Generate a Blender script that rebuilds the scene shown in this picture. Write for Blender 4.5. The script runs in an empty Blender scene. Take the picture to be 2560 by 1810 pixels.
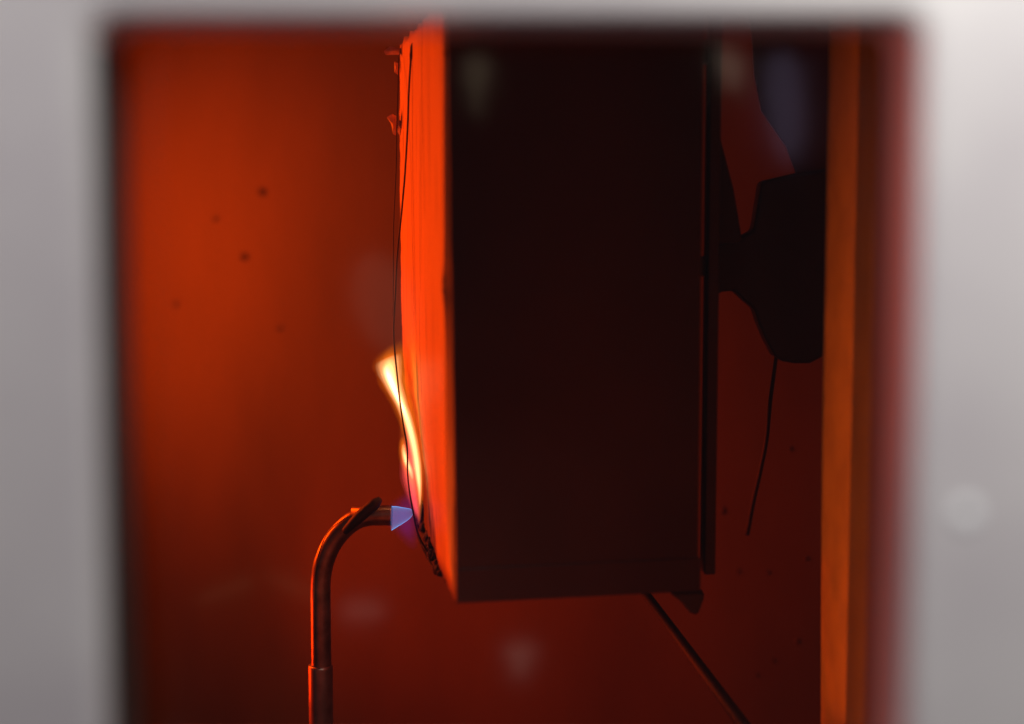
import bpy, bmesh, math, random
from mathutils import Vector, Matrix, noise
random.seed(7)
S = bpy.context.scene
COL = S.collection

# ------------------------------------------------------------------ camera
F = 50.0 / 36.0 * 2560.0          # focal length in photo pixels
PITCH = math.radians(5.0)
CAMZ = 0.40
cam = bpy.data.cameras.new('camera')
cam.lens = 50.0; cam.sensor_width = 36.0
cam.clip_start = 0.01; cam.clip_end = 50.0
cam.dof.use_dof = True
cam.dof.focus_distance = 0.712
cam.dof.aperture_fstop = 2.9
cam.dof.aperture_blades = 0
camo = bpy.data.objects.new('camera', cam); COL.objects.link(camo)
camo.location = (0, 0, CAMZ)
camo.rotation_euler = (math.pi / 2 - PITCH, 0, 0)
S.camera = camo

def P(px, py, d):
    """point on the photo ray (px,py) at distance d (metres) in front of the camera plane along Y"""
    x = (px - 1280.0) / F; z = (905.0 - py) / F
    dy = math.cos(PITCH) + z * math.sin(PITCH)
    dz = -math.sin(PITCH) + z * math.cos(PITCH)
    k = d / dy
    return Vector((x * k, d, CAMZ + dz * k))

# ------------------------------------------------------------------ world, lamps, exposure
W = bpy.data.worlds.new('World'); S.world = W; W.use_nodes = True
bg = W.node_tree.nodes['Background']
bg.inputs[0].default_value = (0.62, 0.57, 0.68, 1); bg.inputs[1].default_value = 0.055

def area(name, loc, target, sx, sy, power, color, spread=180):
    l = bpy.data.lights.new(name, 'AREA'); l.shape = 'RECTANGLE'; l.size = sx; l.size_y = sy
    l.energy = power; l.color = color; l.spread = math.radians(spread)
    o = bpy.data.objects.new(name, l); COL.objects.link(o); o.location = loc
    o.rotation_euler = (Vector(target) - Vector(loc)).to_track_quat('-Z', 'Y').to_euler()
    return o
# glowing radiant heater inside the chamber, left of the window opening
area('heater_and_fill_light', (-0.360, 0.862, 0.385), (0.0, 0.760, 0.355), 0.085, 0.26, 2.3, (1.0, 0.066, 0.0003))
area('heater_and_fill_light', (-0.345, 0.462, 0.24), (0.0, 0.440, 0.262), 0.06, 0.09, 0.62, (1.0, 0.085, 0.0003), 66)  # added unseen front lamp, lights the right strip and door reveal
# added unseen low lamp, reddens the lower right wall from under the holder
area('heater_and_fill_light', (-0.33, 0.800, 0.14), (0.13, 0.835, 0.21), 0.05, 0.08, 0.21, (1.0, 0.034, 0.0002), 80)
# room lamp above and to the right of the chamber door
area('room_and_fill_lamp', (0.13, 0.10, 0.580), (0.05, 0.31, 0.40), 0.10, 0.10, 0.90, (1.0, 0.985, 0.955))

# added weak fill on the left, brightens the door's right reveal
area('room_and_fill_lamp', (-0.30, -0.05, 0.50), (0.05, 0.31, 0.38), 0.20, 0.20, 0.28, (1.0, 0.89, 0.97))
# unseen dim lamps added behind the camera to form the pane's faint reflections
def mirrored(px, py, w, h, rad, color, d=0.93, shape='ELLIPSE', rot=0):
    v = P(px, py, d); y = 0.659 - d; sx, sz = w * d / F, h * d / F
    o = area('added_reflex_lamp', (v.x, y, v.z), (v.x, y + 1, v.z), sx, sz, rad * math.pi * sx * sz * (0.785 if shape == 'ELLIPSE' else 1), color, 60)
    o.data.shape = shape; o.rotation_euler.rotate_axis('Z', rot)
mirrored(1192, 175, 64, 110, 0.060, (1.0, 0.85, 0.55))
mirrored(1192, 225, 26, 130, 0.060, (1.0, 0.85, 0.55))
mirrored(1300, 1635, 84, 50, 0.13, (1.0, 0.80, 0.70), 0.97)
mirrored(1300, 1668, 40, 70, 0.13, (1.0, 0.80, 0.70), 0.97)
mirrored(905, 1528, 100, 46, 0.10, (1.0, 0.80, 0.70), 1.0, 'RECTANGLE')
mirrored(1820, 130, 50, 190, 0.16, (1.0, 0.85, 0.65), 1.05, rot=0.25)
mirrored(1965, 250, 90, 300, 0.085, (0.72, 0.60, 1.0), 1.15, rot=0.1)
mirrored(560, 1480, 170, 26, 0.05, (1.0, 0.75, 0.35), 0.90, rot=0.35)
mirrored(730, 1468, 150, 26, 0.05, (1.0, 0.75, 0.35), 0.90, rot=-0.45)
mirrored(960, 760, 150, 260, 0.030, (1.0, 0.85, 0.6), 1.0, rot=0.3)
vs = S.view_settings
vs.view_transform = 'Standard'; vs.look = 'None'; vs.exposure = 0.0; vs.gamma = 1.0; vs.use_curve_mapping = False
cy = S.cycles
cy.use_denoising = True
cy.max_bounces = 10; cy.transparent_max_bounces = 16; cy.volume_bounces = 1
cy.sample_clamp_indirect = 2.0; cy.sample_clamp_direct = 12.0
cy.caustics_reflective = False; cy.caustics_refractive = False

# ------------------------------------------------------------------ helpers
def link(name, me, mat=None, parent=None, smooth=False, bevel=0):
    o = bpy.data.objects.new(name, me); COL.objects.link(o)
    if mat: me.materials.append(mat)
    if parent: o.parent = parent
    if smooth:
        for p in me.polygons: p.use_smooth = True
    if bevel:
        m = o.modifiers.new('bevel', 'BEVEL'); m.width = bevel; m.segments = 3; m.limit_method = 'ANGLE'
    return o
def from_bm(name, bm, mat=None, parent=None, smooth=False, bevel=0):
    bmesh.ops.recalc_face_normals(bm, faces=bm.faces)
    me = bpy.data.meshes.new(name); bm.to_mesh(me); bm.free()
    return link(name, me, mat, parent, smooth, bevel)
def empty(name, loc):
    o = bpy.data.objects.new(name, None); COL.objects.link(o); o.location = loc; o.empty_display_size = 0.01
    return o
def tag(o, label=None, cat=None, group=None, kind=None):
    if label: o['label'] = label
    if cat: o['category'] = cat
    if group: o['group'] = group
    if kind: o['kind'] = kind
    return o
def adopt(root):
    """parents were set with world-space meshes: compensate for the root's own location"""
    for c in root.children: c.matrix_parent_inverse = Matrix.Translation(-root.location)
def box(name, lo, hi, mat, parent=None, bevel=0):
    bm = bmesh.new()
    v = [bm.verts.new((x, y, z)) for x in (lo[0], hi[0]) for y in (lo[1], hi[1]) for z in (lo[2], hi[2])]
    for f in ((0,1,3,2),(4,6,7,5),(0,4,5,1),(2,3,7,6),(0,2,6,4),(1,5,7,3)): bm.faces.new([v[i] for i in f])
    return from_bm(name, bm, mat, parent, False, bevel)
def catmull(pts, n=8):
    pts = [tuple(p) for p in pts]
    q = [pts[0]] + pts + [pts[-1]]; out = []
    for i in range(1, len(q) - 2):
        for k in range(n):
            t = k / n
            out.append(tuple(0.5 * ((2*b) + (-a + c) * t + (2*a - 5*b + 4*c - d) * t*t + (-a + 3*b - 3*c + d) * t**3)
                             for a, b, c, d in zip(q[i-1], q[i], q[i+1], q[i+2])))
    out.append(pts[-1]); return out
def tube_bm(pts, rad, seg=16, cap=True, bm=None):
    """round tube along world points; rad is a number or a list"""
    bm = bm or bmesh.new()
    pts = [Vector(p) for p in pts]
    if not isinstance(rad, (list, tuple)): rad = [rad] * len(pts)
    rings = []; up = None
    for i, p in enumerate(pts):
        t = (pts[min(i+1, len(pts)-1)] - pts[max(i-1, 0)]).normalized()
        if up is None:
            up = t.orthogonal().normalized()
        up = (up - t * up.dot(t)).normalized(); b = t.cross(up)
        rings.append([bm.verts.new(p + rad[i] * (math.cos(a) * up + math.sin(a) * b))
                      for a in [2*math.pi*k/seg for k in range(seg)]])
    for r0, r1 in zip(rings, rings[1:]):
        for k in range(seg):
            bm.faces.new((r0[k], r0[(k+1) % seg], r1[(k+1) % seg], r1[k]))
    if cap:
        bm.faces.new(rings[0]); bm.faces.new(rings[-1])
    return bm
def plate(name, pix, d, thick, mat, parent=None, bevel=0.002, n=0):
    """solid plate with an outline given on photo rays, standing at distance d"""
    bm = bmesh.new()
    if n:
        pix = catmull(pix + [pix[0]], n)[:-1]
    a = [bm.verts.new(P(x, y, d)) for x, y in pix]
    b = [bm.verts.new(v.co + Vector((0, thick, 0))) for v in a]
    bm.faces.new(a); bm.faces.new(b[::-1])
    for i in range(len(a)):
        j = (i + 1) % len(a); bm.faces.new((a[i], b[i], b[j], a[j]))
    return from_bm(name, bm, mat, parent, False, bevel)

# ------------------------------------------------------------------ materials
def mat(name, color, rough=0.5, metal=0.0, spec=0.5, noise_amt=0.0, noise_scale=30.0, bump=0.0, bump_scale=200.0, stretch=None, color2=None):
    m = bpy.data.materials.new(name); m.use_nodes = True
    nt = m.node_tree; b = nt.nodes['Principled BSDF']
    b.inputs['Base Color'].default_value = (*color, 1); b.inputs['Roughness'].default_value = rough
    b.inputs['Metallic'].default_value = metal; b.inputs['Specular IOR Level'].default_value = spec
    tc = nt.nodes.new('ShaderNodeTexCoord'); mp = nt.nodes.new('ShaderNodeMapping')
    nt.links.new(tc.outputs['Object'], mp.inputs[0])
    if stretch: mp.inputs['Scale'].default_value = stretch
    if noise_amt:
        n = nt.nodes.new('ShaderNodeTexNoise'); n.inputs['Scale'].default_value = noise_scale; n.inputs['Detail'].default_value = 6
        nt.links.new(mp.outputs[0], n.inputs['Vector'])
        r = nt.nodes.new('ShaderNodeValToRGB')
        c2 = color2 or tuple(c * (1 - noise_amt) for c in color)
        r.color_ramp.elements[0].color = (*c2, 1); r.color_ramp.elements[0].position = 0.3
        r.color_ramp.elements[1].color = (*color, 1); r.color_ramp.elements[1].position = 0.65
        nt.links.new(n.outputs['Fac'], r.inputs[0]); nt.links.new(r.outputs[0], b.inputs['Base Color'])
    if bump:
        n2 = nt.nodes.new('ShaderNodeTexNoise'); n2.inputs['Scale'].default_value = bump_scale; n2.inputs['Detail'].default_value = 4
        nt.links.new(mp.outputs[0], n2.inputs['Vector'])
        bp = nt.nodes.new('ShaderNodeBump'); bp.inputs['Strength'].default_value = bump; bp.inputs['Distance'].default_value = 0.001
        nt.links.new(n2.outputs['Fac'], bp.inputs['Height']); nt.links.new(bp.outputs[0], b.inputs['Normal'])
    return m
def flame_mat(name, color, strength):
    m = bpy.data.materials.new(name); m.use_nodes = True; nt = m.node_tree
    for n in list(nt.nodes): nt.nodes.remove(n)
    o = nt.nodes.new('ShaderNodeOutputMaterial'); e = nt.nodes.new('ShaderNodeEmission')
    e.inputs[0].default_value = (*color, 1); e.inputs[1].default_value = strength
    nt.links.new(e.outputs[0], o.inputs['Volume']); return m

M_paint = mat('grey_door_paint', (0.66, 0.63, 0.62), 0.34, noise_amt=0.2, noise_scale=14, color2=(0.52, 0.48, 0.495), bump=0.05, bump_scale=500)  # mauve mottling stands in for uneven soft reflections
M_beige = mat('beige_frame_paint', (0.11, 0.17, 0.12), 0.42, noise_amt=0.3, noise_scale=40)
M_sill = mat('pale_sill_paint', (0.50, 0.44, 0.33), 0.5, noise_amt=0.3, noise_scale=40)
M_post = mat('insulation_post', (0.40, 0.46, 0.09), 0.6, noise_amt=0.25, noise_scale=60)
M_shade = mat('shade_black', (0.02, 0.018, 0.015), 0.6)  # black that stands in for shade in the gap and left reveal
M_screw = mat('bright_screw', (0.88, 0.90, 0.90), 0.30)
M_dark = mat('blackened_steel', (0.022, 0.012, 0.013), 0.42, noise_amt=0.45, noise_scale=22, bump=0.15, bump_scale=160)
M_black = mat('sooty_iron', (0.014, 0.010, 0.011), 0.6, noise_amt=0.3, noise_scale=60, bump=0.2, bump_scale=250)
M_sheen = mat('dark_shield_steel', (0.05, 0.045, 0.07), 0.35, metal=0.3, noise_amt=0.4, noise_scale=18)
M_pipe = mat('heat_blued_burner_steel', (0.38, 0.30, 0.24), 0.36, metal=0.95, noise_amt=0.5, noise_scale=120, bump=0.12, bump_scale=700)
M_sleeve = mat('burner_sleeve_steel', (0.42, 0.34, 0.28), 0.40, metal=0.95, noise_amt=0.3, noise_scale=150)
M_wire = mat('black_binding_wire', (0.012, 0.010, 0.010), 0.55)
M_char = mat('charred_crust', (0.030, 0.020, 0.016), 0.8, noise_amt=0.6, noise_scale=300, bump=0.8, bump_scale=900)
M_flake = mat('pale_torn_flake', (0.75, 0.62, 0.50), 0.6, noise_amt=0.4, noise_scale=300)
M_staple = mat('staple_metal', (0.75, 0.72, 0.68), 0.25, metal=1.0)
M_wall2 = mat('chamber_sheet', (0.09, 0.07, 0.055), 0.6, noise_amt=0.4, noise_scale=10)

def wall_material():
    m = mat('sooted_back_wall', (0.090, 0.070, 0.029), 0.60, noise_amt=0.38, noise_scale=13, bump=0.12, bump_scale=120, stretch=(1, 1, 0.4))
    return m
M_wall = wall_material()
M_speck = mat('soot_speck', (0.042, 0.034, 0.022), 0.8)

# glass: clear pane with plain Fresnel reflection
M_glass = bpy.data.materials.new('window_glass'); M_glass.use_nodes = True
nt = M_glass.node_tree
for n in list(nt.nodes): nt.nodes.remove(n)
o_ = nt.nodes.new('ShaderNodeOutputMaterial'); mx = nt.nodes.new('ShaderNodeMixShader')
fr = nt.nodes.new('ShaderNodeFresnel'); fr.inputs[0].default_value = 1.46
tr = nt.nodes.new('ShaderNodeBsdfTransparent'); gl = nt.nodes.new('ShaderNodeBsdfGlossy'); gl.inputs['Roughness'].default_value = 0.075
tr.inputs[0].default_value = (0.97, 0.96, 0.95, 1)
nt.links.new(fr.outputs[0], mx.inputs[0]); nt.links.new(tr.outputs[0], mx.inputs[1]); nt.links.new(gl.outputs[0], mx.inputs[2])
nt.links.new(mx.outputs[0], o_.inputs['Surface'])

# ------------------------------------------------------------------ the chamber (setting)
WL = Vector((-0.42, 1.045, 0)); WR = Vector((0.30, 0.797, 0))      # back wall stands slightly askew
def wall_y(x): return WL.y + (WR.y - WL.y) * (x - WL.x) / (WR.x - WL.x)
bm = bmesh.new()
v = [bm.verts.new(p) for p in (WL, WR, WR + Vector((0, 0, 0.85)), WL + Vector((0, 0, 0.85)))]
q = [bm.verts.new(x.co + Vector((0.002, 0.012, 0))) for x in v]
bm.faces.new(v); bm.faces.new(q[::-1])
for i in range(4):
    j = (i + 1) % 4; bm.faces.new((v[i], q[i], q[j], v[j]))
wall = tag(from_bm('chamber_back_wall', bm, M_wall), kind='structure')
tag(box('chamber_floor', (-0.42, 0.33, -0.012), (0.30, 1.06, 0.0), M_wall2), kind='structure')
tag(box('chamber_left_wall', (-0.434, 0.34, 0.0), (-0.42, 1.05, 0.85), M_wall2), kind='structure')
tag(box('chamber_right_wall', (0.302, 0.34, 0.0), (0.316, 0.83, 0.85), M_wall2), kind='structure')
tag(box('chamber_ceiling', (-0.434, 0.34, 0.852), (0.316, 1.06, 0.866), M_wall2), kind='structure')

# soot specks on the back wall: small raised crusts
def wall_hit(px, py):
    d = 0.9
    for _ in range(30): d = wall_y(P(px, py, d).x)
    return P(px, py, d)
wdir = (WR - WL).normalized(); wn = Vector((wdir.y, -wdir.x, 0))
def speck(px, py, rx, rz, seed):
    rnd = random.Random(seed); c = wall_hit(px, py); s = c.y / F
    bm = bmesh.new(); n = 11
    top = bm.verts.new(c + wn * 0.0012)
    ring = []
    for k in range(n):
        a = 2 * math.pi * k / n; r = rnd.uniform(0.7, 1.15)
        ring.append(bm.verts.new(c + wn * 0.0002 + wdir * (math.cos(a) * rx * r * s) + Vector((0, 0, math.sin(a) * rz * r * s))))
    for k in range(n): bm.faces.new((top, ring[k], ring[(k + 1) % n]))
    o = from_bm('soot_speck', bm, M_speck, wall); return o
for i, (x, y, a, b) in enumerate([(655, 480, 13, 13), (540, 547, 8, 8), (610, 642, 12, 12), (440, 760, 9, 9),
                                  (700, 820, 10, 7), (1976, 1122, 7, 6), (1807, 1276, 7, 12), (1993, 1602, 7, 9), (1933, 1650, 4, 7),
                                  (1892, 1686, 5, 5), (1845, 1428, 4, 7), (1920, 1430, 5, 6), (2016, 1396, 8, 6)]):
    speck(x, y, a, b, i)

# front wall liner of the window: jambs, sill, lintel
XR = 0.0857; XL = -0.1000
ztop = P(1280, 45, 0.335).z; zsill = P(1900, 1772, 0.372).z
liner = tag(empty('window_liner', (0, 0.35, zsill)), 'beige metal liner framing the inside of the observation window', 'window frame')
def splay(name, x0, y0, x1, y1, z0, z1, m, parent, t=0.012):
    """upright side panel running from the window back into the chamber, facing left"""
    bm = bmesh.new()
    pl_ = [(x0, y0), (x1, y1), (x1 + t, y1), (x0 + t, y0)]
    a = [bm.verts.new((x, y, z0)) for x, y in pl_]; b = [bm.verts.new((x, y, z1)) for x, y in pl_]
    bm.faces.new(a); bm.faces.new(b[::-1])
    for k in range(4):
        l = (k + 1) % 4; bm.faces.new((a[k], a[l], b[l], b[k]))
    return from_bm(name, bm, m, parent, False, 0.0006)
zs1 = P(1900, 1797, 0.60).z
splay('dark_gap_strip', 0.1303, 0.4900, 0.1396, 0.5498, zs1 - 0.02, 0.62, M_shade, liner)  # black strip standing in for the dark of an open gap
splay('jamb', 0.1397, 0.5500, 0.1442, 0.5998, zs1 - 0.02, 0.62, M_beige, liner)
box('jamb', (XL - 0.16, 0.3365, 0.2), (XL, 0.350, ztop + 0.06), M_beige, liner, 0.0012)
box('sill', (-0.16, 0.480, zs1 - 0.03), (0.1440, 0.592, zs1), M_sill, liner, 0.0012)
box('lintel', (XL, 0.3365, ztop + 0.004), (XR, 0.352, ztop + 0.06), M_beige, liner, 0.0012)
adopt(liner)
bm = bmesh.new(); prof = []
for z_, fx, fy in ((0.60, 0.1421, 0.650), (0.30, 0.1423, 0.648), (zs1 - 0.02, 0.1428, 0.640)):
    prof.append([bm.verts.new(p) for p in ((0.1443, 0.600, z_), (fx, fy, z_), (fx + 0.006, fy, z_), (0.1503, 0.600, z_))])
for a_, b_ in zip(prof, prof[1:]):
    for k in range(4): bm.faces.new((a_[k], a_[(k+1) % 4], b_[(k+1) % 4], b_[k]))
bm.faces.new(prof[0]); bm.faces.new(prof[-1])
post = from_bm('insulation_strip', bm, M_post)
tag(post, 'narrow pale insulation strip glowing orange along the right window jamb', 'insulation strip')
# ------------------------------------------------------------------ chamber door with its window
D0, D1 = 0.300, 0.327
door = tag(empty('chamber_door', (0, D0, 0.0)), 'pale grey painted metal chamber door around the observation window', 'door')
def ring_frame(name, ix0, ix1, iz0, iz1, ox0, ox1, oz0, oz1, y0, y1, m, parent, bev, r=0.006):
    bm = bmesh.new()
    inner = []
    for cx, cz, a0 in ((ix1 - r, iz1 - r, 0), (ix0 + r, iz1 - r, 90), (ix0 + r, iz0 + r, 180), (ix1 - r, iz0 + r, 270)):
        for k in range(5):
            a = math.radians(a0 + 90 * k / 4); inner.append((cx + r * math.cos(a), cz + r * math.sin(a)))
    outer = [(ox1, oz1), (ox0, oz1), (ox0, oz0), (ox1, oz0)]
    vf = [bm.verts.new((x, y0, z)) for x, z in inner]; vb = [bm.verts.new((x, y1, z)) for x, z in inner]
    of = [bm.verts.new((x, y0, z)) for x, z in outer]; ob = [bm.verts.new((x, y1, z)) for x, z in outer]
    n = len(inner)
    for vi, vo in ((vf, of), (vb, ob)):
        for c in range(4):
            seg = vi[c*5:(c+1)*5]
            for k in range(4): bm.faces.new((vo[c], seg[k], seg[k+1]))
            bm.faces.new((vo[c], seg[4], vi[((c+1)*5) % n], vo[(c+1) % 4]))
    for k in range(n): bm.faces.new((vf[k], vb[k], vb[(k+1) % n], vf[(k+1) % n]))
    for k in range(4): bm.faces.new((of[k], of[(k+1) % 4], ob[(k+1) % 4], ob[k]))
    o = from_bm(name, bm, m, parent, False, 0)
    md = o.modifiers.new('bevel', 'BEVEL'); md.width = bev; md.segments = 4; md.limit_method = 'ANGLE'; md.angle_limit = math.radians(40)
    return o
dz1 = P(1280, 33, D0).z; dz0 = P(1280, 2110, D0).z
dx0 = P(231, 905, D0).x; dx1 = P(2290, 905, D0).x
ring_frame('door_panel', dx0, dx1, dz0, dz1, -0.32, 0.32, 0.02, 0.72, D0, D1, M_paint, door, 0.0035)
gx = dx0
box('reveal_shade_strip', (gx - 0.001, D0 + 0.006, dz0 + 0.004), (gx + 0.0006, D1 + 0.002, dz1 - 0.004), M_shade, door, 0.001)  # black strip put over the left reveal as its shade
box('glass_pane', (dx0 - 0.010, 0.3295, dz0 - 0.010), (dx1 + 0.010, 0.3335, dz1 + 0.010), M_glass, door)
def dome(name, c, r, h, m, parent):
    bm = bmesh.new(); rings = []
    for i in range(5):
        a = math.pi / 2 * i / 5
        rings.append([bm.verts.new(c + Vector((r * math.cos(a) * math.cos(t), -h * math.sin(a), r * math.cos(a) * math.sin(t)))) for t in [2*math.pi*k/20 for k in range(20)]])
    tip = bm.verts.new(c + Vector((0, -h, 0)))
    for r0, r1 in zip(rings, rings[1:]):
        for k in range(20): bm.faces.new((r0[k], r0[(k+1) % 20], r1[(k+1) % 20], r1[k]))
    for k in range(20): bm.faces.new((rings[-1][k], rings[-1][(k+1) % 20], tip))
    return from_bm(name, bm, m, parent, True)
dome('screw', P(2415, 1285, D0), 0.0024, 0.0014, M_screw, door)
adopt(door)

# ------------------------------------------------------------------ specimen board (its lit face seen at a glancing angle)
NT, NB = P(1111, 4, 0.605), P(1134, 1500, 0.605)
FT, FB = P(1001, 110, 0.747), P(1052, 1312, 0.747)
NU, NV = 26, 90
NEAR = [(-200, 1111), (26, 1111), (650, 1112), (900, 1115), (1270, 1119), (1400, 1127), (1500, 1134), (1700, 1146)]
FAR = [(-200, 1000), (122, 1000), (450, 1000), (850, 1006), (960, 1012), (1060, 1028), (1140, 1042), (1220, 1050), (1312, 1054), (1500, 1062)]
bnorm = (NB - FB).cross(NT - NB).normalized()
if bnorm.x > 0: bnorm = -bnorm                       # towards the heater
specimen = tag(empty('test_specimen', (NB + FB) / 2), 'pale board specimen standing upright, glowing orange with charred lower edge', 'test specimen')
def face_pt(u, v):
    """u 0 near edge .. 1 far edge, v 0 bottom .. 1 top"""
    def lerp(t, y):
        for (y0, x0), (y1, x1) in zip(t, t[1:]):
            if y <= y1: return x0 + (x1 - x0) * (y - y0) / (y1 - y0)
        return t[-1][1]
    yn = 1500 + (4 - 1500) * v; yf = 1312 + (110 - 1312) * v
    n_ = P(lerp(NEAR, yn), yn, 0.605); f_ = P(lerp(FAR, yf), yf, 0.747)
    return n_ * (1 - u) + f_ * u
bm = bmesh.new(); gridA = []; gridB = []
T = 0.009
for i in range(NU + 1):
    ra, rb = [], []
    for j in range(NV + 1):
        u, v = i / NU, j / NV
        uu, vv = u, v
        if i == NU: uu += 0.02 * noise.noise(Vector((v * 34, 1.3, 0))) + 0.012 * noise.noise(Vector((v * 90, 4.3, 0)))
        if i == 0:
            uu += 0.03 * noise.noise(Vector((v * 9, 7.3, 0)))
            
        if j == 0: vv += 0.016 * noise.noise(Vector((u * 22, 2.3, 0))) + (0.012 if u > 0.5 else 0.0)
        if j == NV: vv += 0.012 * noise.noise(Vector((u * 20, 9.3, 0)))
        if i == 0: uu = max(uu, 0.0)
        if i < 3: uu += 0.045 * math.exp(-((v - 0.527) / 0.028) ** 2) * (1 - i / 4)      # dent in the near edge
        p = face_pt(uu, vv)
        bow = 0.00015 * noise.noise(Vector((u * 3, v * 5, 3.1))) + 0.00012 * noise.noise(Vector((u * 22, v * 2.2, 0.1)))
        ra.append(bm.verts.new(p + bnorm * bow)); rb.append(bm.verts.new(p - bnorm * T))
    gridA.append(ra); gridB.append(rb)
for i in range(NU):
    for j in range(NV):
        bm.faces.new((gridA[i][j], gridA[i+1][j], gridA[i+1][j+1], gridA[i][j+1]))
        bm.faces.new((gridB[i][j], gridB[i][j+1], gridB[i+1][j+1], gridB[i+1][j]))
for j in range(NV):
    bm.faces.new((gridA[0][j], gridA[0][j+1], gridB[0][j+1], gridB[0][j])); bm.faces.new((gridA[NU][j+1], gridA[NU][j], gridB[NU][j], gridB[NU][j+1]))
for i in range(NU):
    bm.faces.new((gridA[i+1][0], gridA[i][0], gridB[i][0], gridB[i+1][0])); bm.faces.new((gridA[i][NV], gridA[i+1][NV], gridB[i+1][NV], gridB[i][NV]))

# board surface: pale, faint vertical grain, a few dark scratches, burnt patch where the flame licks it
M_board = mat('tan_board', (0.84, 0.56, 0.13), 0.55, noise_amt=0.14, noise_scale=1.0, bump=0.25, bump_scale=1.0, stretch=(300, 300, 5))
nt = M_board.node_tree; B = nt.nodes['Principled BSDF']
tc = nt.nodes.new('ShaderNodeTexCoord')
base_sock = B.inputs['Base Color'].links[0].from_socket
mp = nt.nodes.new('ShaderNodeMapping'); mp.inputs['Scale'].default_value = (330, 330, 11); mp.inputs['Location'].default_value = (3.1, 0.4, 1.7)
nt.links.new(tc.outputs['Object'], mp.inputs[0])
sn = nt.nodes.new('ShaderNodeTexNoise'); sn.inputs['Scale'].default_value = 1.0; sn.inputs['Detail'].default_value = 3
nt.links.new(mp.outputs[0], sn.inputs['Vector'])
sr = nt.nodes.new('ShaderNodeMapRange'); sr.inputs['From Min'].default_value = 0.35; sr.inputs['From Max'].default_value = 0.40
sr.inputs['To Min'].default_value = 0.78; sr.inputs['To Max'].default_value = 0.0
nt.links.new(sn.outputs['Fac'], sr.inputs['Value'])
mixa = nt.nodes.new('ShaderNodeMixRGB'); mixa.inputs[2].default_value = (0.10, 0.05, 0.035, 1)
nt.links.new(sr.outputs[0], mixa.inputs[0]); nt.links.new(base_sock, mixa.inputs[1])
prev = mixa.outputs[0]
def burn(prev, c, sx, sy, sz, r0, r1, col, warp=0.35):
    mpp = nt.nodes.new('ShaderNodeMapping'); mpp.vector_type = 'POINT'
    sub = nt.nodes.new('ShaderNodeVectorMath'); sub.operation = 'SUBTRACT'; sub.inputs[1].default_value = c
    nt.links.new(tc.outputs['Object'], sub.inputs[0])
    div = nt.nodes.new('ShaderNodeVectorMath'); div.operation = 'DIVIDE'; div.inputs[1].default_value = (sx, sy, sz)
    nt.links.new(sub.outputs[0], div.inputs[0])
    ln = nt.nodes.new('ShaderNodeVectorMath'); ln.operation = 'LENGTH'; nt.links.new(div.outputs[0], ln.inputs[0])
    nz = nt.nodes.new('ShaderNodeTexNoise'); nz.inputs['Scale'].default_value = 190; nz.inputs['Detail'].default_value = 5
    nt.links.new(tc.outputs['Object'], nz.inputs['Vector'])
    ad = nt.nodes.new('ShaderNodeMath'); ad.operation = 'MULTIPLY_ADD'; ad.inputs[1].default_value = warp
    nt.links.new(nz.outputs['Fac'], ad.inputs[0]); nt.links.new(ln.outputs['Value'], ad.inputs[2])
    mr = nt.nodes.new('ShaderNodeMapRange'); mr.inputs['From Min'].default_value = r0; mr.inputs['From Max'].default_value = r1
    mr.inputs['To Min'].default_value = 0.96; mr.inputs['To Max'].default_value = 0.0
    nt.links.new(ad.outputs[0], mr.inputs['Value'])
    mi = nt.nodes.new('ShaderNodeMixRGB'); mi.inputs[2].default_value = (*col, 1)
    nt.links.new(mr.outputs[0], mi.inputs[0]); nt.links.new(prev, mi.inputs[1]); return mi.outputs[0]
c1 = face_pt(0.95, 0.01)
prev = burn(prev, c1, 0.06, 0.055, 0.030, 0.75, 1.15, (0.035, 0.022, 0.016))
c2 = face_pt(1.0, 0.115)
prev = burn(prev, c2, 0.06, 0.070, 0.062, 0.75, 1.3, (0.10, 0.05, 0.03))
prev = burn(prev, face_pt(0.1, -0.015), 0.06, 0.09, 0.012, 0.85, 1.35, (0.30, 0.14, 0.04))
nt.links.new(prev, B.inputs['Base Color'])
from_bm('board', bm, M_board, specimen, True)

# torn flakes curling off the far edge
def flake(pix, d, curl, m=M_flake, thick=0.0006):
    bm = bmesh.new(); a = []
    cx = sum(p[0] for p in pix) / len(pix); cyy = sum(p[1] for p in pix) / len(pix)
    for x, y in pix: a.append(bm.verts.new(P(x, y, d + curl * (x - cx) / 60 + curl * 0.6 * (y - cyy) / 60)))
    c = bm.verts.new(P(cx, cyy, d - abs(curl) * 0.6))
    b = [bm.verts.new(v.co + Vector((0.0003, thick, 0))) for v in a]; cb = bm.verts.new(c.co + Vector((0.0003, thick, 0)))
    n = len(a)
    for i in range(n):
        j = (i + 1) % n
        bm.faces.new((c, a[i], a[j])); bm.faces.new((cb, b[j], b[i])); bm.faces.new((a[i], b[i], b[j], a[j]))
    from_bm('flake', bm, m, specimen)
flake([(959, 128), (974, 116), (1000, 120), (1006, 127), (996, 136), (964, 137)], 0.742, 0.003)
flake([(998, 128), (1008, 132), (1012, 142), (1003, 146), (998, 140)], 0.742, 0.004)
flake([(967, 293), (980, 285), (989, 290), (990, 318), (989, 338), (983, 336), (978, 310)], 0.744, 0.008)
flake([(992, 304), (1003, 300), (1008, 322), (1000, 340), (994, 330)], 0.744, 0.005)
flake([(986, 154), (994, 158), (993, 186), (986, 180)], 0.745, 0.003)
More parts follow.
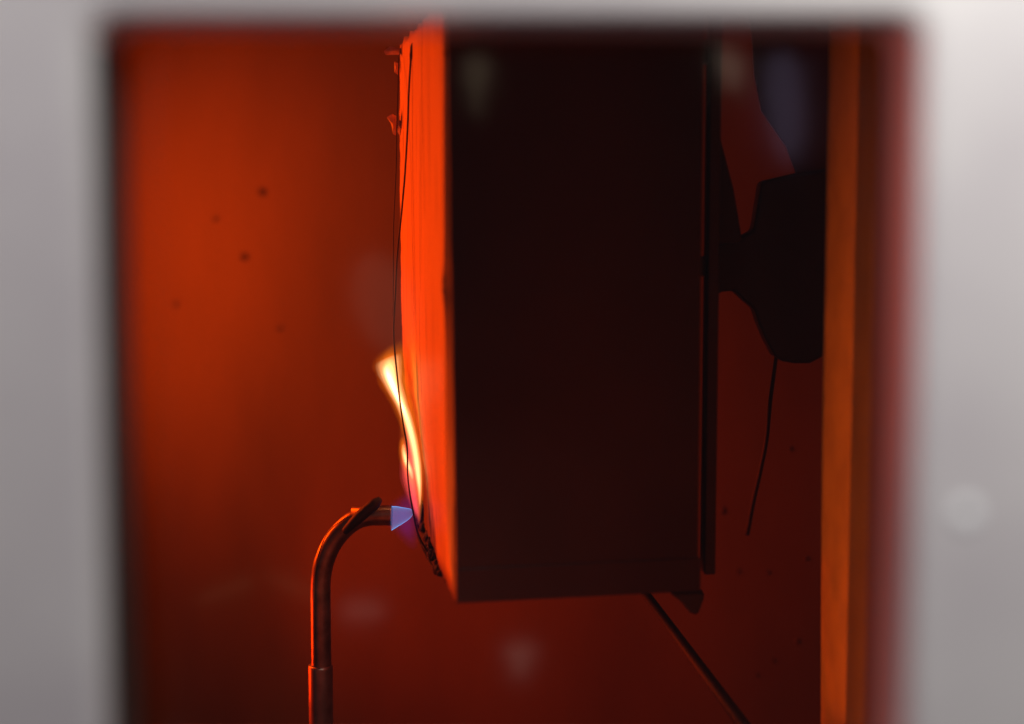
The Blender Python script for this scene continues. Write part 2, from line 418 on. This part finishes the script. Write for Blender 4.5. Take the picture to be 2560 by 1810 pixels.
# charred crumbs hanging from the lower edge and lining the flame side
rnd = random.Random(3)
bm = bmesh.new()
def crumb(bm, c, r):
    vs_ = bmesh.ops.create_icosphere(bm, subdivisions=2, radius=r, matrix=Matrix.Translation(c))['verts']
    for vv in vs_:
        d = vv.co - c; vv.co = c + d * (1 + 0.7 * noise.noise(vv.co * 600)) * 1.0; vv.co.z = c.z + (vv.co.z - c.z) * 1.3
for k in range(46):
    u = rnd.uniform(0.22, 1.0); p = face_pt(u, rnd.uniform(-0.014, 0.006) * (0.5 + u))
    crumb(bm, p + bnorm * rnd.uniform(-0.003, 0.001), rnd.uniform(0.0010, 0.0026) * (0.55 + 0.6 * u))
for k in range(14):
    p = face_pt(rnd.uniform(0.90, 1.0), rnd.uniform(0.0, 0.05)); crumb(bm, p + bnorm * 0.0006, rnd.uniform(0.0012, 0.0030))
from_bm('charred_edge', bm, M_char, specimen, True)
pts = [P(x, y, d) for x, y, d in ((1044, 1338, 0.742), (1058, 1372, 0.735), (1072, 1402, 0.728), (1090, 1426, 0.716))]
from_bm('charred_fibre', tube_bm([Vector(p) for p in catmull(pts, 6)], 0.0007, 8), M_char, specimen, True)
# two staples near the top edge
for (x, y) in ((1053, 76), (1051, 100)):
    p = P(x, y, 0.70); p = p + bnorm * 0.0
    # slide onto the board face
    t = (p - NB).dot(bnorm); p = p - bnorm * (t - 0.001)
    bm = tube_bm([p + Vector((-0.001, 0.006, 0.0022)), p + bnorm * 0.0016 + Vector((0, 0.003, 0.001)), p + bnorm * 0.0016 + Vector((0, -0.003, -0.0012)), p + Vector((0.001, -0.006, -0.0022))], 0.0009, 8)
    from_bm('staple', bm, M_staple, specimen, True)
adopt(specimen)

# ------------------------------------------------------------------ specimen holder (dark steel box behind the board)
XH = P(1750, 905, 0.6265).x
hz1 = NT.z + 0.012; hz0 = P(1400, 1480, 0.606).z
holder = tag(empty('specimen_holder', (0.03, 0.66, hz0)), 'dark blackened steel holder box carrying the specimen on a slanting leg', 'specimen holder')
def prism(name, plan, z0, z1, m, parent, bev):
    bm = bmesh.new()
    a = [bm.verts.new((x0, y, z0)) for (x0, x1, y) in plan]; b = [bm.verts.new((x1, y, z1)) for (x0, x1, y) in plan]
    bm.faces.new(a); bm.faces.new(b[::-1]); n = len(a)
    for i in range(n):
        j = (i + 1) % n; bm.faces.new((a[i], a[j], b[j], b[i]))
    return from_bm(name, bm, m, parent, False, bev)
off = T + 0.0006
# (x at bottom, x at top, y)
xnb, xnt = NB.x + off, NT.x + off; xfb, xft = FB.x + off, FT.x + off
prism('backing_box', [(NB.x + 0.0012, NT.x + 0.0012, 0.6022), (XH, XH, 0.6240), (XH, XH, 0.728), (xfb + 0.004, xft + 0.004, 0.728), (xnb, xnt, 0.6065), (NB.x + 0.0012, NT.x + 0.0012, 0.6043)], hz0, hz1, M_dark, holder, 0.0015)
def yawed(name, x0, x1, y0, y1, z0, z1, m, bev):
    k = 0.0218 / (XH - NB.x - 0.0012)
    return prism(name, [(x0, x0, y0), (x1, x1, y0 + k * (x1 - x0)), (x1, x1, y1 + k * (x1 - x0)), (x0, x0, y1)], z0, z1, m, holder, bev)
yawed('bottom_lip', NB.x + 0.0014, XH + 0.001, 0.6015, 0.6030, hz0 - 0.0040, P(1400, 1425, 0.60).z, M_dark, 0.0004)
yawed('bottom_tray', NB.x + 0.0030, XH + 0.001, 0.6035, 0.715, hz0 - 0.0042, hz0 - 0.0010, M_dark, 0.0006)
xr0, xr1 = P(1761, 905, 0.66).x, P(1791, 905, 0.66).x
box('side_rail', (xr0, 0.654, P(1780, 1430, 0.66).z), (xr1, 0.668, hz1), M_dark, holder, 0.001)
box('rail_spacer', (XH - 0.001, 0.658, P(1780, 690, 0.66).z), (xr0 + 0.001, 0.664, P(1780, 640, 0.66).z), M_black, holder, 0.0008)
box('rail_spacer', (XH - 0.001, 0.658, P(1780, 160, 0.66).z), (xr0 + 0.001, 0.664, P(1780, 100, 0.66).z), M_black, holder, 0.0008)
a = P(1612, 1482, 0.690); b = P(1842, 1790, 0.640); dirn = (b - a).normalized(); foot = a + dirn * ((a.z - 0.003) / -dirn.z)
from_bm('leg', tube_bm([a - dirn * 0.006, b, foot], [0.0022, 0.0031, 0.0036], 14), M_black, holder, True)
plate('hook', [(1672, 1482), (1762, 1482), (1760, 1500), (1745, 1538), (1728, 1536), (1700, 1503)], 0.64, 0.008, M_black, holder, 0.0012)
adopt(holder)

# ------------------------------------------------------------------ clamp bracket and shield at the right
clamp = tag(empty('clamp_bracket', P(2100, 700, 0.68)), 'black lobed iron clamp bracket between the specimen holder and right wall', 'bracket')
plate('clamp_body', [(1778, 610), (1850, 592), (1884, 576), (1904, 452), (1990, 432), (2080, 420), (2200, 430), (2200, 860), (2075, 880), (2050, 897), (2026, 909), (1985, 909), (1958, 904),
      (1936, 890), (1915, 850), (1897, 808), (1886, 772), (1862, 752), (1836, 727), (1806, 730), (1778, 748)], 0.682, 0.014, M_black, clamp, 0.002)
x2 = P(2195, 640, 0.682)
box('wall_arm', (x2.x - 0.004, 0.686, x2.z - 0.016), (0.3015, 0.693, x2.z + 0.016), M_black, clamp, 0.001)
plate('gusset', [(1770, 20), (1784, 20), (1788, 180), (1796, 323), (1835, 474), (1852, 575), (1856, 606), (1770, 612)], 0.670, 0.005, M_black, clamp, 0.001)
adopt(clamp)
shield = plate('heat_shield', [(1872, 20), (1881, 108), (1886, 190), (1903, 276), (1966, 366), (1992, 440), (2260, 440), (2260, 20)], 0.700, 0.003, M_sheen, None, 0.0006)
tag(shield, 'dark bluish steel shield plate with slanted lower edge above the clamp', 'shield plate')
lead = [P(x, y, 0.690 + 0.075 * (y - 880) / 455) for x, y in ((1942, 880), (1936, 925), (1926, 1000), (1916, 1100), (1900, 1180), (1882, 1260), (1868, 1335))]
wl = from_bm('thermocouple_lead', tube_bm([Vector(p) for p in catmull(lead, 6)], [0.0009 + 0.0004 * (i / 36) for i in range(37)], 10), M_black, None, True)
tag(wl, 'thin dark lead hanging slantwise below the black clamp bracket', 'wire')

# ------------------------------------------------------------------ burner
BD = 0.705; u = BD / F
burner = tag(empty('gas_burner', (P(806, 1300, BD).x, BD, 0.0)), 'bent metal gas burner pipe with its nozzle aimed at the board', 'burner')
cl = [(801, 1475), (803, 1440), (811, 1402), (828, 1362), (853, 1328), (884, 1302), (918, 1290), (950, 1288.5), (979, 1288.5)]
cpts = [P(x, y, BD) for x, y in cl]
bx = cpts[0].x
base = [Vector((bx, BD, 0.004)), Vector((bx, BD, 0.10)), Vector((bx, BD, P(801, 1560, BD).z))]
path = base + [Vector(p) for p in catmull(cpts, 8)]
R = 25.8 * u
bm = tube_bm(path, R, 36, cap=False)
# open mouth with a wall: inner tube for the last part
end = path[-1]; t = (path[-1] - path[-3]).normalized(); upv = Vector((0, 1, 0)); side = t.cross(upv).normalized()
ri = [[bm.verts.new(end + off_ * t + r * (math.cos(a) * upv + math.sin(a) * side)) for a in [2*math.pi*k/36 for k in range(36)]] for r, off_ in ((R * 1.0, 0.0001), (R * 0.82, 0.0001), (R * 0.82, -0.02))]
for r0, r1 in zip(ri, ri[1:]):
    for k in range(36): bm.faces.new((r0[k], r0[(k+1) % 36], r1[(k+1) % 36], r1[k]))
bm.faces.new(ri[-1])
from_bm('pipe', bm, M_pipe, burner, True)
zs = P(801, 1662, BD).z
Rs = 31.5 * u
sl = [Vector((bx - 0.0004, BD, 0.006)), Vector((bx - 0.0004, BD, zs - 0.0015)), Vector((bx - 0.0004, BD, zs - 0.0004)), Vector((bx - 0.0004, BD, zs))]
from_bm('sleeve', tube_bm(sl, [Rs * 0.93, Rs, Rs * 0.985, Rs * 0.93], 36), M_sleeve, burner, True)
bm = tube_bm([Vector((bx, BD, 0.0)), Vector((bx, BD, 0.007)), Vector((bx, BD, 0.009))], [0.030, 0.030, 0.027], 40)
from_bm('base', bm, M_sleeve, burner, False)
# thin black line added along the pipe to split its highlight
ig = [(786, 1664, -0.0046), (786, 1560, -0.0046), (787, 1475, -0.0046), (791, 1415, -0.0046), (805, 1360, -0.0046), (828, 1322, -0.0048), (862, 1297, -0.0050), (880, 1290, -0.0040)]
igp = [P(x, y, BD + d) for x, y, d in ig]
igt = [Vector(p) for p in catmull(igp, 6)]
from_bm('highlight_split_line', tube_bm(igt, 1.1 * u, 10), M_black, burner, True)
el = [P(x, y, BD + d) for x, y, d in ((862, 1329, -0.0050), (884, 1306, -0.0072), (912, 1280, -0.0075), (935, 1261, -0.0070), (952, 1246, -0.0062))]
ep = [Vector(p) for p in catmull(el, 5)]
er = [(9 + 6 * min(1, i / 8)) * u if i < len(ep) - 5 else (14 - 2.2 * (i - len(ep) + 5)) * u for i in range(len(ep))]
bm = tube_bm(ep, er, 14)
from_bm('igniter_electrode', bm, M_black, burner, True)
adopt(burner)

# ------------------------------------------------------------------ binding wires
def wire(name, pix, r, label, n=6):
    pts = [P(x, y, d) for x, y, d in pix]
    o = from_bm(name, tube_bm([Vector(p) for p in catmull(pts, n)], r * u, 8), M_wire, None, True)
    tag(o, label, 'wire'); return o
wire('binding_wire', [(1042, 88, 0.706), (1034, 104, 0.703), (1029, 130, 0.702), (1026, 165, 0.702), (1022, 230, 0.702), (1019, 320, 0.702), (1012, 440, 0.702), (1003, 540, 0.702), (993, 640, 0.702),
     (988, 740, 0.702), (984, 820, 0.701), (987, 880, 0.700), (994, 950, 0.700), (1000, 1005, 0.700), (1009, 1065, 0.700), (1018, 1120, 0.700), (1019, 1180, 0.700), (1024, 1230, 0.700),
     (1032, 1275, 0.700), (1042, 1325, 0.702), (1052, 1350, 0.704), (1066, 1375, 0.706), (1078, 1398, 0.704)], 2.4,
     'thin black wire bowed out in front of the glowing board and through the flame')
wire('fine_wire', [(1002, 126, 0.744), (997, 150, 0.735), (995, 230, 0.722), (992, 320, 0.715), (990, 430, 0.71), (984, 560, 0.71), (983, 700, 0.706), (982.5, 790, 0.704)], 1.5,
     'finer second wire hanging beside the far edge of the board')
tw = [P(x, y, 0.7015) for x, y in ((1033, 106), (1030, 122), (1028, 140), (1026, 152))]
o = from_bm('wire_twist', tube_bm([Vector(p) for p in catmull(tw, 5)], [x * u for x in (2, 3, 4, 4.6, 4.8, 4.6, 4.2, 4.0, 4.4, 4.6, 4.2, 3.6, 3, 2.6, 2.2, 2)], 8), M_wire, bpy.data.objects['binding_wire'], True)

# ------------------------------------------------------------------ flame
FD = 0.702; fu = FD / F
fl = tag(empty('flame', P(1040, 1300, FD)), 'yellow flame with blue inner cone licking up the board edge', 'flame')
def loft(name, rows, col, strength, seg=24, n=6, parent=fl, d=FD, layers=((1.30, 0.16), (1.0, 0.24), (0.74, 0.27), (0.48, 0.33))):
    """rows: photo x, photo y, half width px, half depth mm, slant.  Nested layers give the soft gas edge."""
    rows = catmull(rows, n)
    for li, (sc, part) in enumerate(layers):
        bm = bmesh.new(); rings = []
        cut = max(0, int(round((1 - sc) * 7))) if sc < 1 else 0
        use = rows[cut:len(rows) - cut]
        for k_, (x, y, hw, hd, *sh) in enumerate(use):
            sh = sh[0] if sh else 0.0
            end = min(k_, len(use) - 1 - k_); e = min(1.0, 0.12 + end / (2.0 + 5 * (cut > 0)))
            c = P(x, y, d); hw_ = max(hw * sc * e, 0.15) * fu; hd_ = max(hd * (0.75 + 0.25 * sc) * e, 0.04) / 1000
            wob = 1 + 0.10 * noise.noise(Vector((y * 0.035, li * 3.7, strength)))
            rings.append([bm.verts.new(c + Vector((hw_ * wob * math.cos(a), hd_ * math.sin(a), sh * hw_ * math.cos(a)))) for a in [2*math.pi*k/seg for k in range(seg)]])
        for r0, r1 in zip(rings, rings[1:]):
            for k in range(seg): bm.faces.new((r0[k], r0[(k+1) % seg], r1[(k+1) % seg], r1[k]))
        bm.faces.new(rings[0]); bm.faces.new(rings[-1])
        from_bm(name, bm, flame_mat(name, col, strength * part), parent, True)
F_blue = flame_mat('flame_blue', (0.0, 0.12, 1.0), 9)
F_rim = flame_mat('flame_blue_rim', (0.04, 0.42, 1.0), 640)
loft('outer_flame', [(984, 856, 12, 0.1, 0.5), (979, 868, 26, 0.6, 0.45), (974, 882, 33, 1.2, 0.42), (974, 893, 34, 2.6, 0.40), (975, 910, 34, 3.4, 0.32), (980, 940, 31, 3.6, 0.2), (989, 972, 28, 3.6, 0.1), (1003, 1007, 24, 3.4, 0), (1017, 1047, 20, 3.2, 0), (1029, 1087, 18, 3.0, 0), (1039, 1130, 16, 3.0, 0),
     (1046, 1180, 13, 3, 0), (1049, 1230, 9, 2.4, 0), (1049, 1270, 6, 1.6, 0), (1048, 1306, 2.5, 0.4, 0)], (1.0, 0.20, 0.008), 170)
loft('flame_core', [(971, 892, 22, 0.2, 0.4), (971, 904, 26, 1.6, 0.36), (975, 934, 23, 2.6, 0.2), (985, 966, 18, 2.8, 0.1), (1001, 1005, 14, 2.7, 0), (1014, 1038, 12, 2.6, 0), (1027, 1080, 10.5, 2.4, 0), (1037, 1125, 9.5, 2.2, 0), (1044, 1175, 8.5, 2.2, 0), (1049, 1225, 4.5, 1.8, 0), (1050, 1268, 1.8, 0.4, 0)], (1.0, 0.56, 0.24), 480)
loft('flame_core', [(964, 912, 5, 0.2, 0.3), (968, 930, 9, 1.6, 0.2), (980, 960, 9, 2.2, 0), (995, 994, 7, 2.0, 0), (1009, 1025, 5, 1.6, 0), (1020, 1057, 2, 0.4, 0)], (1.0, 0.85, 0.58), 430)
loft('wisp', [(1004, 846, 3, 0.2), (1002, 872, 8, 1.2), (1006, 920, 13, 2), (1016, 970, 12, 2), (1028, 1020, 10, 2), (1038, 1070, 8, 1.6), (1046, 1120, 5, 1.0), (1052, 1170, 2, 0.2)], (1.0, 0.22, 0.01), 70)
loft('wisp', [(1005, 1000, 2, 0.2), (1004, 1040, 6, 1.0), (1006, 1080, 8, 1.4), (1010, 1130, 10, 1.6), (1016, 1190, 10, 1.6), (1022, 1240, 4, 0.3)], (1.0, 0.16, 0.03), 60)
loft('side_tongue', [(1009, 1090, 4, 0.3), (1007, 1103, 8, 1.8), (1009, 1130, 11, 2.6), (1017, 1158, 14, 2.8), (1026, 1185, 13, 2.6), (1032, 1215, 10, 1.8), (1038, 1245, 5, 0.6)], (1.0, 0.20, 0.008), 170)
loft('side_tongue', [(1009, 1108, 3, 0.4), (1010, 1130, 5.5, 1.8), (1017, 1156, 7, 2.2), (1026, 1178, 6, 1.8), (1032, 1200, 2, 0.4)], (1.0, 0.56, 0.24), 480)
loft('rosy_flame', [(1012, 1012, 3, 0.3), (1020, 1050, 10, 2.0), (1026, 1100, 13, 2.6), (1026, 1150, 20, 3.0), (1026, 1190, 22, 3.2), (1032, 1230, 17, 3.2), (1040, 1270, 10, 2.6), (1046, 1295, 5, 1.2), (1048, 1315, 2, 0.3)], (1.0, 0.085, 0.10), 200)
loft('violet_veil', [(1026, 1200, 5, 0.3), (1024, 1232, 15, 2), (1016, 1256, 32, 4), (1012, 1285, 36, 5), (1013, 1315, 34, 5), (1022, 1345, 22, 3.4), (1034, 1375, 8, 1.0)], (0.14, 0.045, 0.85), 5)
loft('violet_veil', [(1028, 1225, 4, 0.3), (1024, 1248, 14, 2), (1018, 1268, 26, 3.5), (1014, 1290, 30, 4.5), (1015, 1312, 27, 4.5), (1024, 1338, 16, 3), (1034, 1360, 5, 0.6)], (0.14, 0.045, 0.85), 5)
# blue cone: lofted along X from the nozzle mouth
def cone(name, rows, m, shell=None):
    bm = bmesh.new(); seg = 72
    def rings(rows):
        out = []
        for x, y, hh in rows:
            c = P(x, y, BD); out.append([bm.verts.new(c + hh * u * Vector((0, math.cos(a), math.sin(a)))) for a in [2*math.pi*k/seg for k in range(seg)]])
        return out
    def skin(rs):
        for r0, r1 in zip(rs, rs[1:]):
            for k in range(seg): bm.faces.new((r0[k], r0[(k+1) % seg], r1[(k+1) % seg], r1[k]))
    o = rings(rows); skin(o)
    if shell is None:
        bm.faces.new(o[0]); bm.faces.new(o[-1])
    else:
        i = rings([(x - (shell if k == len(rows) - 1 else 0), y, max(hh - shell, 0.3)) for k, (x, y, hh) in enumerate(rows)]); skin(i)
        for k in range(seg):
            bm.faces.new((o[0][k], o[0][(k+1) % seg], i[0][(k+1) % seg], i[0][k]))
        bm.faces.new(o[-1]); bm.faces.new(i[-1])
    return from_bm(name, bm, m, fl, True)
cr = [(979, 1296, 31), (992, 1292, 26.5), (1006, 1289, 21), (1018, 1286, 16), (1026, 1283.5, 12), (1031, 1282, 6.5), (1032.5, 1281.5, 1.5)]
cone('blue_cone_rim', cr, F_rim, 0.8)
cone('blue_cone', [(x, y, max(h - 2.8, 0.5)) for x, y, h in cr[:-1]], F_blue)
adopt(fl)
